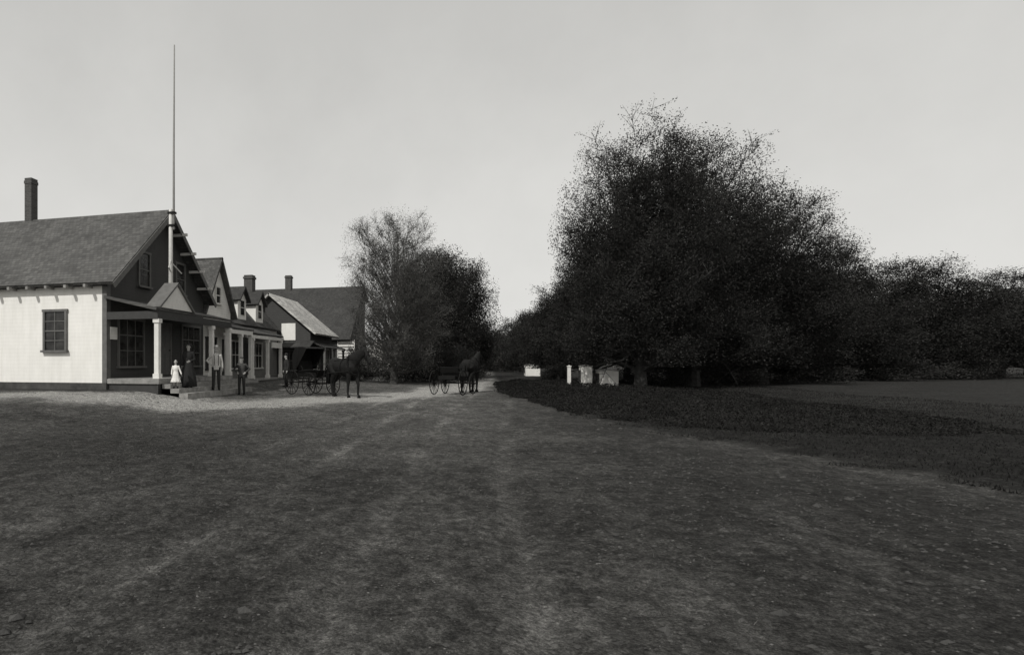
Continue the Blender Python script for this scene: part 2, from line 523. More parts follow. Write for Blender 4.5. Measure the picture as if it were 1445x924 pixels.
def gable_y(root, x0, x1, y0, y1, ze, zr, wall, roof, zb=.3, over=.3, eave=.35, t=.12, xm=None):
    xm = (x0+x1)/2 if xm is None else xm
    w = MB(); w.prism_y([(x0,zb),(x1,zb),(x1,ze),(xm,zr),(x0,ze)], y0, y1); w.build('wall', M[wall], root)
    r = MB(); up = t + .03
    for xo, s in ((x0-eave, (zr-ze)/(xm-x0)), (x1+eave, (zr-ze)/(x1-xm))):
        r.slab([(xo, y0-over, ze-s*eave+up), (xo, y1+over, ze-s*eave+up), (xm, y1+over, zr+up), (xm, y0-over, zr+up)], t)
    return r.build('roof', M[roof], root), xm

def chimney(parent, x, y, z0, z1, w=.55, d=.55, cap=.05):
    c = MB(); c.box(x-w/2, x+w/2, y-d/2, y+d/2, z0, z1-.25)
    c.box(x-w/2-cap, x+w/2+cap, y-d/2-cap, y+d/2+cap, z1-.25, z1-.12); c.box(x-w/2, x+w/2, y-d/2, y+d/2, z1-.12, z1)
    return c.build('chimney', M['brick'], parent)

def post(root, x, y, z0, z1, mat='whitetrim', w=.085):
    p = MB(); p.box(x-w, x+w, y-w, y+w, z0+.18, z1-.14)
    p.box(x-w-.035, x+w+.035, y-w-.035, y+w+.035, z0, z0+.18); p.box(x-w-.035, x+w+.035, y-w-.035, y+w+.035, z1-.14, z1)
    p.build('post', M[mat], root)

BG = 'wooden shops and houses along the left side of the street'
# ---- shop with white side wall and porch
FX = -13.3
b1 = thing('village_shop', 'large gabled shop with white side wall and dark porch, nearest on the left', 'shop', (-20, 22.8, 0), group=BG, world=True)
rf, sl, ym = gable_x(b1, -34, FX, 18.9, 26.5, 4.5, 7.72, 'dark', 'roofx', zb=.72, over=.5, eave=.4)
w = MB(); w.box(-34, FX-.16, 18.86, 18.9-.001, .72, 4.22); w.build('side_wall', M['white'], b1)
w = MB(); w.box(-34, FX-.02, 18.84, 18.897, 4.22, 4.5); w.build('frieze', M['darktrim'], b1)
w = MB(); w.box(FX-.158, FX+.03, 18.84, 18.897, .72, 4.218); w.box(FX+.002, FX+.03, 18.9, 19.08, .72, 4.4); w.build('corner_board', M['greytrim'], b1)
w = MB(); w.box(-34.05, FX+.04, 18.8, 26.55, -.4, .72); w.build('foundation', M['stone'], b1)
for i in range(12):
    x = -13.9 - i*.82
    r = MB(); r.box(x-.05, x+.05, 18.42, 18.838, 4.14, 4.25); r.build('rafter_tail', M['boards'], b1)
chimney(rf, bearing(52, 27.6)[0], 22.8, 7.2, 9.75, .36, .4, .02)
window(b1, (-15.45, 18.858, 2.62), (0,-1,0), .86, 1.42, 'greytrim', (1,3))
window(b1, (-19.6, 18.858, 2.62), (0,-1,0), .86, 1.42, 'greytrim', (1,3))
for y in (21.3, 24.2): window(b1, (FX, y, 5.15), (1,0,0), .7, 1.3, 'greytrim', (0,1))
r = MB()
for s in (-1, 1):
    ye = ym + s*(ym-18.5)
    r.slab([(FX+.502, ye, 4.5-sl*.4+.1), (FX+.54, ye, 4.5-sl*.4+.1), (FX+.54, ym, 7.72+.1), (FX+.502, ym, 7.72+.1)], .2)
r.build('rake_board', M['greytrim'], b1)
for k in range(1, 5):
    yy = ym + (26.7-ym)*k/5; zz = 7.72 - sl*(yy-ym) - .08
    r = MB(); r.box(FX, FX+.75, yy-.05, yy+.05, zz-.06, zz+.05); r.build('outrigger', M['whitetrim'], b1)
window(b1, (FX, 20.4, 2.2), (1,0,0), 1.6, 1.75, 'greytrim', (2,2), 'shop_window')
window(b1, (FX, 25.2, 2.2), (1,0,0), 1.6, 1.75, 'greytrim', (2,2), 'shop_window')
door(b1, (FX, 22.8, 1.98), (1,0,0), .95, 2.1, 'greytrim')
PX = -11.2; PE = 25.2
r = MB(); r.slab([(FX, 18.75, 3.86), (PX-.0, 18.75, 3.38), (PX, PE, 3.38), (FX, PE, 3.86)], .1); pr = r.build('porch_roof', M['roofy'], b1)
r = MB(); r.box(PX-.12, PX-.02, 18.85, PE-.05, 3.0, 3.27); r.box(FX, PX-.12, 18.85, 18.95, 3.0, 3.27); r.build('porch_beam', M['darktrim'], b1)
r = MB()
for i in range(9): r.box(FX, PX, 18.9+i*.7, 18.9+i*.7+.685, .8, .88)
r.box(PX-.005, PX+.02, 18.88, PE-.02, .70, .86); r.box(FX, PX+.02, 18.86, 18.878, .70, .86)
r.build('porch_floor', M['boards'], b1)
r = MB(); r.box(PX-.08, PX-.03, 18.9, PE-.05, .1, .695); r.box(FX, PX-.08, 18.92, 18.97, .1, .695); r.build('porch_skirt', M['darktrim'], b1)
for y in (19.0, 23.3, PE-.15): post(b1, PX-.11, y, .88, 3.0)
for i in range(3):
    r = MB(); r.box(PX+.022, PX+.34*(3-i), 19.1, 25.1, -.15 + .001*i, (.37, .53, .69)[i]); r.build('step', M['boards'], b1)
r = MB(); r.prism_x([(18.95,3.42),(21.35,3.42),(20.15,4.32)], PX-.06, PX+.01); r.build('pediment', M['whitetrim'], b1)
r = MB()
for s in (-1, 1):
    r.slab([(PX-.5, 20.15+s*1.32, 3.42), (PX+.09, 20.15+s*1.32, 3.42), (PX+.09, 20.15, 4.42), (PX-.5, 20.15, 4.42)], .07)
r.build('pediment_roof', M['greytrim'], b1)
r = MB(); r.box(FX+.04, FX+.08, 19.02, 19.42, 2.3, 2.75); r.build('notice_board', M['pale'], b1)

# ---- flagpole
fy, fyc = ray_x(241, -12.2)
fp = thing('flagpole', 'tall thin flagpole rising from the porch roof in front of the gable', 'flagpole', (-12.2, fy, 3.55))
p = MB(); p.path([(0,0,0),(0,0,3.95)], [.095,.075], 10); p.build('lower_mast', M['polemat'], fp, True)
p = MB(); p.path([(.13,0,3.2),(.13,0,6),(.14,0.03,10.5)], [.05,.042,.026], 8); p.build('upper_mast', M['poletop'], fp, True)
for z in (3.3, 3.8):
    p = MB(); p.box(-.1,.21,-.09,.09,z,z+.08); p.build('mast_band', M['iron'], fp)
for a, c in (((0,0,2.0),(0.2,-.5,1.6)), ((0,0,1.5),(0.2,-.5,1.6)), ((0,0,1.9),(.2,.5,1.5))):
    p = MB(); p.path([a, c], [.025,.025], 6); p.build('brace', M['polemat'], fp)

# ---- narrow gabled shop
b2 = thing('gabled_shop', 'narrow steep gabled shop with pale front, second on the left', 'shop', (-16, 28.6, 0), group=BG, world=True)
F2 = -13.45
rf, sl2, ym2 = gable_x(b2, -24, F2, 26.75, 30.0, 4.15, 6.7, 'pale', 'roofx', over=.3, eave=.3)
w = MB(); w.box(-24, F2-.2, 26.72, 26.748, .6, 4.0); w.build('side_wall', M['dark'], b2)
window(b2, (F2, 28.4, 4.9), (1,0,0), .5, .8, 'whitetrim', (0,1))
w = MB(); w.box(-24, F2+.05, 26.7, 30.04, -.3, .6); w.build('foundation', M['stone'], b2)
window(b2, (F2, 27.6, 1.9), (1,0,0), 1.0, 1.5, 'darktrim', (1,1), 'shop_window')
door(b2, (F2, 29.2, 1.68), (1,0,0), .9, 2.0, 'darktrim', 'whitetrim')
r = MB(); r.slab([(F2, 26.7, 3.6), (-12.1, 26.7, 3.2), (-12.1, 30.05, 3.2), (F2, 30.05, 3.6)], .07); r.build('porch_roof', M['roofy'], b2)
r = MB(); r.box(-12.25, -12.15, 26.75, 30.0, 2.9, 3.1); r.build('porch_beam', M['whitetrim'], b2)
r = MB(); r.box(F2, -12.1, 26.75, 30.0, .1, .62); r.build('porch_floor', M['boards'], b2)
for y in (26.9, 28.6, 29.9): post(b2, -12.25, y, .62, 2.9)
for i in range(2):
    r = MB(); r.box(-12.098, -12.1+.35*(2-i), 27.4, 29.8, .02+.001*i, (.36,.5)[i]); r.build('step', M['boards'], b2)

# ---- low shop with dormers
b3 = thing('dormered_shop', 'low dark roofed shop with two small white dormers and a chimney', 'shop', (-16, 34, 0), group=BG, world=True)
F3 = -14.0
rf, xm3 = gable_y(b3, -18.2, F3, 30.3, 38.9, 3.75, 6.05, 'mid', 'roofy', over=.1, eave=.2)
for y in (33.1, 35.9):
    d = MB(); d.box(-15.6, -14.1, y-.62, y+.62, 3.9, 5.2); d.prism_x([(y-.62,5.2),(y+.62,5.2),(y,5.8)], -16.0, -14.1); do = d.build('dormer', M['white'], b3)
    q = MB()
    for s in (-1, 1): q.slab([(-16.1, y+s*.85, 5.1), (-13.85, y+s*.85, 5.1), (-13.85, y, 5.97), (-16.1, y, 5.97)], .1)
    q.build('dormer_roof', M['roofdark'], do)
    q = MB(); q.obox((-14.085, y, 4.7), (0,1,0), (1,0,0), .28, .012, .42); q.build('pane', M['glass'], do)
    q = MB()
    for s in (-1, 1): q.obox((-14.08, y+s*.32, 4.7), (0,1,0), (1,0,0), .035, .02, .48)
    q.obox((-14.068, y, 4.7), (0,1,0), (1,0,0), .28, .012, .02); q.build('sash', M['whitetrim'], do)
chimney(rf, -15.75, 38.3, 5.6, 7.4, .6, .6)
w = MB(); w.box(-18.2, F3+.05, 30.27, 38.92, -.3, .55); w.build('foundation', M['stone'], b3)
window(b3, (F3, 31.6, 1.9), (1,0,0), 1.5, 1.5, 'whitetrim', (2,1), 'shop_window')
door(b3, (F3, 33.4, 1.62), (1,0,0), .9, 2.0)
window(b3, (F3, 35.2, 1.9), (1,0,0), 1.5, 1.5, 'whitetrim', (2,1), 'shop_window')
r = MB(); r.slab([(F3, 30.25, 3.62), (-12.6, 30.25, 3.12), (-12.6, 36.3, 3.12), (F3, 36.3, 3.62)], .08); r.build('porch_roof', M['roofy'], b3)
r = MB(); r.box(-12.72, -12.62, 30.3, 36.25, 2.82, 3.0); r.build('porch_beam', M['whitetrim'], b3)
r = MB(); r.box(F3, -12.6, 30.3, 36.2, .1, .55); r.build('porch_floor', M['boards'], b3)
for y in (31.4, 33.8, 36.1): post(b3, -12.75, y, .55, 2.82, 'whitetrim', .085)
r = MB(); r.box(-12.615, -12.56, 34.1, 35.8, 2.35, 2.68); r.build('sign_board', M['whitetrim'], b3)

# ---- gabled house with pale roof
b4 = thing('pale_roofed_house', 'dark house with pale shingle roof sloping to the street', 'house', (-14, 41, 0), group=BG, world=True)
rf, xm4 = gable_y(b4, -17.2, -11.7, 39.2, 45.0, 3.7, 6.1, 'dark', 'rooflight', over=.35, eave=.5, xm=-14.6)
w = MB(); w.box(-13.75, -12.75, 39.15, 39.198, 3.0, 4.15); w.build('sign_board', M['white'], b4)
w = MB(); w.box(-17.25, -11.65, 39.12, 45.0, -.3, .5); w.build('foundation', M['stone'], b4)
window(b4, (-13.2, 39.2, 1.6), (0,-1,0), .8, 1.3, 'greytrim', (1,1))
r = MB(); r.slab([(-15.2, 39.2, 2.95), (-11.4, 39.2, 2.95), (-11.4, 38.0, 2.5), (-15.2, 38.0, 2.5)], .07); r.build('awning_roof', M['roofdark'], b4)
r = MB(); r.slab([(-11.7, 39.25, 2.9), (-10.6, 39.25, 2.5), (-10.6, 45.0, 2.5), (-11.7, 45.0, 2.9)], .07); r.build('awning_roof', M['roofdark'], b4)
for y in (39.4, 42.1, 44.8): post(b4, -10.75, y, .1, 2.43, 'greytrim', .07)
door(b4, (-11.7, 42.0, 1.5), (1,0,0), .95, 2.05)
for y in (40.4, 43.6): window(b4, (-11.7, y, 1.7), (1,0,0), .85, 1.4, 'whitetrim', (1,1))

# ---- big dark barn-roofed house
b5 = thing('dark_roofed_house', 'big dark house with broad steep roof at the end of the row', 'house', (-18, 57.5, 0), group=BG, world=True)
rf, sl5, ym5 = gable_x(b5, -30, -12.0, 51.8, 59.4, 3.7, 8.75, 'dark', 'roofdark', zb=0, over=.3, eave=.4, ym=57.5, ze2=7.7)
chimney(rf, bearing(400, 59)[0], 57.5, 8, 10.2, .6, .6)
for y in (53.6, 56.9): window(b5, (-12.0, y, 2), (1,0,0), .9, 1.5, 'greytrim', (1,1))
window(b5, (-12.0, 57.0, 5.4), (1,0,0), .9, 1.4, 'greytrim', (1,1))
door(b5, (-12.0, 55.2, 1.15), (1,0,0), 1, 2.1)
sx = bearing(480, 51)[0]
sh = MB()
for i in range(6): sh.box(sx-.72, sx+.72, 51.72, 51.76, 1.75+i*.28, 1.75+i*.28+.2)
sh.box(sx-.78, sx-.725, 51.7, 51.78, 1.65, 3.45); sh.box(sx+.725, sx+.78, 51.7, 51.78, 1.65, 3.45); sh.build('shutter', M['whitetrim'], b5)

# ---- small pale buildings glimpsed between trees
def cottage(name, label, px, yc, w, d, ze, zr, wall='white', roof='roofdark', group=None, cat='shed'):
    x, y = bearing(px, yc)
    r = thing(name, label, cat, (x, y, 0), group=group, world=True)
    gable_y(r, x-w/2, x+w/2, y, y+d, ze, zr, wall, roof, zb=-.2, over=.04, eave=.04, t=.04)
    if cat == 'house':
        window(r, (x+w*.3, y, ze*.55), (0,-1,0), min(.8, w*.2), ze*.42, 'whitetrim', (1,1))
        door(r, (x-w*.1, y, ze*.36), (0,-1,0), min(.9, w*.3), ze*.7, 'whitetrim', 'whitetrim')
    window(r, (x-w/2, y+d*.5, ze*.55), (-1,0,0), min(.8, d*.4), ze*.42, 'darktrim', (1,1))
    return r
cottage('white_cottage', 'small white cottage glimpsed between the leafy tree and the dark house', 532, 82, 3.4, 6, 3, 4.6, cat='house')
cottage('white_hut', 'narrow white hut standing between the dark trunks on the right', 828, 37, .62, 1.0, 1.2, 1.24, 'white', 'rooflight')
cottage('white_shed', 'little white shed beyond the right verge, nearest the end of the road', 752, 66, 1.5, 3, 1.15, 1.25, 'white', 'rooflight')
cottage('grey_shed', 'low pale grey shed beside the tallest tree on the right', 860, 36, 1.0, 1.6, .95, 1.0, 'pale', 'rooflight')
x, y = bearing(803, 38)
gp = thing('gate_post', 'slim white gate post left of the narrow white hut', 'post', (x, y, hz(x, y)))
p = MB(); p.box(-.1,.1,-.1,.1,-.1,1.2); p.build('shaft', M['whitetrim'], gp)
p = MB(); p.box(-.13,.13,-.13,.13,1.2,1.25); p.add([(-.1,-.1,1.25),(.1,-.1,1.25),(.1,.1,1.25),(-.1,.1,1.25),(0,0,1.3)], [(0,1,4),(1,2,4),(2,3,4),(3,0,4)]); p.build('cap', M['whitetrim'], gp)

# ------------------------------------------------------------------ trees
def tree(name, label, x, y, h, rad, cb, seed, nleaf, ls, leaf, bark='bark', p=.8, spread=.3, nl=30, group=None, trunk_r=None, cat='tree', fill=.6, gap=-.2, twig=5, lobe=(.2,.36), pw=.8, cut=.05):
    rn = random.Random(seed)
    root = thing(name, label, cat, (x, y, hz(x, y)), group=group)
    T = MB(); tips = []; lobes = []
    tr = trunk_r or h*.017
    wob = [Vector((rn.gauss(0,.06)*i, rn.gauss(0,.06)*i, 0))*h/12 for i in range(7)]
    def tp(t):
        i = min(5, int(t*6)); f = t*6-i
        return wob[i].lerp(wob[i+1], f) + Vector((0,0,-.15 + t*(h*.86+.15)))
    T.path([tp(i/8) for i in range(9)], [tr*1.5] + [tr*(1-.9*i/8) for i in range(1, 9)], 8)
    def env(t):
        t = max(.001, min(.999, t)); return max(.04, math.sin(PI*t**p))**pw
    zc = h*cb
    for i in range(nl):
        u = (i+.5)/nl
        ze = zc + (h-zc)*(.05+.86*u) + rn.gauss(0,.015)*h; az = i*2.4 + rn.uniform(-.5,.5)
        R = rad*env((ze-zc)/(h-zc))*rn.uniform(.6,.95)*(1+.25*noise.noise((math.cos(az)*1.4+seed, math.sin(az)*1.4, u*3)))
        st = tp(max(.08, min(.95, ze/h*rn.uniform(.5,.8))))
        en = Vector((math.cos(az)*R, math.sin(az)*R, ze))
        mid = Vector((st.x*.5+en.x*.5, st.y*.5+en.y*.5, st.z*.42+en.z*.58)) + Vector((rn.gauss(0,.1),rn.gauss(0,.1),rn.gauss(0,.1)))
        pts = []
        for k in range(6):
            t = k/5; pts.append(st*(1-t)**2 + mid*2*t*(1-t) + en*t*t)
        rl = rad*rn.uniform(*lobe)*(.6+.4*env((ze-zc)/(h-zc)))
        lobes.append((en, rl, rl**2)); lobes.append((pts[3], rl*1.25, rl**2*1.2))
        r0 = tr*(.5-.3*u)
        T.path(pts, [r0*(1-.85*k/5) for k in range(6)], 5, False)
        for j in range(8):
            t = .25+.75*(j+rn.random()*.6)/8; k = min(4, int(t*5)); b = pts[k].lerp(pts[k+1], t*5-k)
            dv = (pts[k+1]-pts[k]).normalized() + Vector((rn.gauss(0,.7), rn.gauss(0,.7), rn.gauss(.3,.5)))
            dv.normalize(); L = rad*rn.uniform(.14,.36)
            e = b + dv*L
            T.path([b, b.lerp(e,.5)+Vector((0,0,L*.08)), e], [r0*.28, r0*.18, .008], 4, False)
            tips.append(e); tips.append(b.lerp(e,.6))
            for m in range(twig):
                b2 = b.lerp(e, rn.uniform(.4,1)); e2 = b2 + (dv*.6+Vector((rn.gauss(0,.6), rn.gauss(0,.6), rn.gauss(.4,.5)))).normalized()*L*rn.uniform(.3,.75)
                T.path([b2, e2], [.012*h/12, .005], 3, False)
                for f in (.45, .75, 1): tips.append(b2.lerp(e2, f))
    T.build('trunk', M[bark], root)
    tot = 0; cum = []
    for c, r, wgt in lobes: tot += wgt; cum.append(tot)
    L = MB(); k = 0; nf = int(nleaf*fill); guard = 0; fq = 5.5/rad
    def tg(s):
        while True:
            v = rn.gauss(0, 1)
            if abs(v) < 1.7: return v*s
    while k < nleaf and guard < nleaf*6:
        guard += 1
        if k < nf:            # soft edged leaf masses around every limb
            c, r, _ = lobes[bisect.bisect_left(cum, rn.random()*tot)]
            q = Vector((c.x+tg(r*.55), c.y+tg(r*.55), c.z+tg(r*.48)))
            if noise.noise(q*fq*.9 + Vector((seed,0,0))) + .6*noise.noise(q*fq*2.2) < gap: continue
        else:
            c = tips[rn.randrange(len(tips))]
            q = Vector((c.x+tg(spread), c.y+tg(spread), c.z+tg(spread*.75)))
        if q.z < cut: continue
        k += 1
        leafquad(L, q, ls*rn.uniform(.5,1.3), rn)
    L.build('crown', M[leaf], root)
    return root

def tree_copy(src, label, x, y, rz, sc, group=None):
    r = src.copy(); col.objects.link(r); r.location = (x, y, hz(x, y)); r.rotation_euler = (0,0,rz); r.scale = sc
    r['label'] = label
    if group: r['group'] = group
    for ch in src.children:
        c = ch.copy(); col.objects.link(c); c.parent = r
    return r

TG = 'trees lining the street'
x, y = bearing(556, 41.5)
tree('street_tree', 'airy half bare tree with pale twiggy crown left of the road', x, y, 12.2, 3.7, .04, 3, 170000, .07, 'leafA', 'barkpale', p=.78, spread=.12, nl=70, group=TG, fill=.62, gap=-.6, twig=9, lobe=(.26,.38), pw=.36)
x, y = bearing(634, 60)
tree('street_tree', 'dense rounded tree behind the carriage, left side of the road', x, y, 12.8, 4.7, .0, 8, 140000, .15, 'leafB', p=.64, spread=.2, nl=60, group=TG, fill=.78, gap=-.7, pw=.4, lobe=(.28,.42))
x, y = bearing(610, 54)
tree('street_tree', 'darker tree filling the gap between airy tree and rounded tree', x, y, 12.0, 4.1, .0, 21, 110000, .135, 'leafB', p=.68, spread=.18, nl=54, group=TG, fill=.75, gap=-.7, pw=.4, lobe=(.28,.42))
x, y = bearing(904, 34)
C1 = tree('street_tree', 'tallest dark tree, nearest on the right verge', x, y, 15.4, 4.7, .07, 12, 210000, .095, 'leafC', p=.7, spread=.15, nl=66, group=TG, fill=.72, gap=-.5, lobe=(.22,.36), pw=.6, cut=1.2, twig=7)
x, y = bearing(842, 43)
C2 = tree('street_tree', 'dark tree left of the tallest one on the right verge', x, y, 11.4, 3.9, .08, 14, 140000, .11, 'leafC', p=.6, spread=.17, nl=50, group=TG, fill=.72, gap=-.5, lobe=(.24,.38), pw=.65, cut=1.4, twig=6)
x, y = bearing(794, 54)
C3 = tree('street_tree', 'shorter dark bushy tree, further along the right verge', x, y, 8.8, 3.7, .05, 37, 105000, .12, 'leafC', p=.58, spread=.17, nl=42, group=TG, fill=.72, gap=-.5, lobe=(.24,.38), pw=.65, cut=.9)
x, y = bearing(755, 80); tree_copy(C3, 'low dark tree above the white shed on the right verge', x, y, 2.0, (1.25,1.25,1.0))
x, y = bearing(884, 52); tree_copy(C2, 'dark tree behind the low grey shed on the right', x, y, 1.2, (1.2,1.2,1.35))
for px, yc, rz, sc, src, lab in [(978, 37, 2.6, (1.15,1.15,1.03), C1, 'dark tree just right of the tallest one'),
        (1075, 41, 4.1, (1.25,1.2,.9), C1, 'dark tree second to the right of the tallest one'),
        (1020, 48, .8, (1.3,1.3,1.1), C2, 'lower dark tree behind, second to the right of the tallest'),
        (1170, 50, 3.3, (1.45,1.35,1.0), C2, 'broad dark tree, third from the right end of the row'),
        (1285, 56, 5.0, (1.7,1.5,1.0), C2, 'broad dark tree, second from the right end of the row'),
        (1410, 58, 1.9, (1.7,1.6,.92), C2, 'broad dark tree at the right end of the row')]:
    x, y = bearing(px, yc); tree_copy(src, lab, x, y, rz, sc)
k = 0
for px, yc in ((1120, 74), (1225, 72), (1330, 78), (1450, 72)):
    x, y = bearing(px, yc); tree_copy(C3, 'low dark tree in the far belt, number %s from the left' % ('one', 'two', 'three', 'four')[k], x, y, k*1.3, (2.0,1.8,.95+.1*(k % 2)), 'far belt of low trees on the right'); k += 1
for i, (px, yc, h, r, lab) in enumerate([(708, 115, 8.2, 5.2, 'small distant tree nearest the vanishing road on the right'),
        (734, 95, 9.0, 4.6, 'small distant tree between the vanishing road and the shed'), (692, 160, 9.5, 6.5, 'farthest little tree where the road vanishes'),
        (674, 100, 8.6, 4.2, 'distant tree just right of the rounded tree')]):
    x, y = bearing(px, yc)
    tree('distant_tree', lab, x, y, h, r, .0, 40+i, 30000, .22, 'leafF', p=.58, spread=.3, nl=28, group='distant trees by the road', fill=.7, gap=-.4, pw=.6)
for i, (px, yc, h, r, lab) in enumerate([(508, 46, 2.8, 1.7, 'dark shrub right of the shuttered wall'), (560, 46, 2.6, 2.6, 'low shrub under the airy tree'),
        (600, 46, 2.8, 2.8, 'low wide shrub left of the open buggy'), (644, 50, 2.6, 2.8, 'low wide shrub at the foot of the rounded tree'), (925, 38, 1.9, 2.4, 'low dark bush right of the tallest tree'),
        (784, 48, 1.2, 1.2, 'low dark bush left of the white gate post')]):
    x, y = bearing(px, yc)
    s_ = tree('shrub', lab, x, y, h, r, .0, 60+i, 18000, .09, 'leafC', p=.55, spread=.15, nl=20, group='shrubs along the street', trunk_r=.03, cat='shrub', fill=.7, gap=-.35, pw=.6)
    if i == 4: SB = s_
for px, yc, rz, sc, lab in ((1010, 40, 1, (1.5,1.5,1.0), 'low dark bush in the row, second right of the tallest tree'), (1105, 43, 2, (1.9,1.5,1.1), 'low dark bush in the row, third right of the tallest tree'),
        (1215, 50, 3, (2.4,1.6,1.1), 'low dark bush in the row, second from the right'), (1350, 54, 4, (2.8,1.6,1.2), 'low dark bush in the row, rightmost')):
    x, y = bearing(px, yc); tree_copy(SB, lab, x, y, rz, sc)
rn = random.Random(77); fw = MB()
for i in range(30000):
    x = rn.uniform(-160, 420); y = rn.uniform(205, 240) + .1*abs(x)
    if -4 < x < 2: continue
    hh = (6.0 + 4*noise.noise((x*.03, 1, 0)) + 3*noise.noise((x*.13, 4, 0)))
    z = hh*(1-rn.random()**1.6); s = rn.uniform(.3, .7)
    n = Vector((rn.gauss(0,1), rn.gauss(0,1), rn.gauss(.3,1))).normalized(); a = n.orthogonal().normalized()*s; b = n.cross(a)
    q = Vector((x,y,z)); fw.add([q-a, q+b*.6, q+a, q-b*.6], [(0,1,2,3)])
tag(fw.build('woodland', M['leafH']), 'low far-off woodland along the horizon', 'woodland', kind='stuff')  # paler leaf colour stands in for distance haze

# ------------------------------------------------------------------ people
def hand(mb, w, d, t, curl=.35, k=1.0):
    """w wrist, d forearm direction, t direction of the thumb side"""
    w = Vector(w); d = Vector(d).normalized(); t = Vector(t); t = (t-d*t.dot(d)).normalized(); n = d.cross(t)
    m = Matrix((n, t, d)).transposed()
    mb.ell(w+d*.05*k, (.016*k, .04*k, .055*k), 10, 7, m)
    for i, L in enumerate((.072, .082, .076, .058)):
        b = w + d*.088*k + t*(.03-.02*i)*k
        p1 = b + (d + n*curl*.3 + t*(.1-.07*i)).normalized()*L*.5*k
        p2 = p1 + (d + n*curl*1.4).normalized()*L*.5*k
        mb.path([b-d*.02*k, b, p1, p2], [.009*k, .009*k, .0085*k, .007*k], 6)
    b = w + d*.03*k + t*.03*k
    p1 = b + (t*.8+d*.7).normalized()*.035*k
    mb.path([w+d*.02*k, b, p1, p1+(d+t*.25+n*.3).normalized()*.03*k], [.013*k,.012*k,.010*k,.008*k], 6)

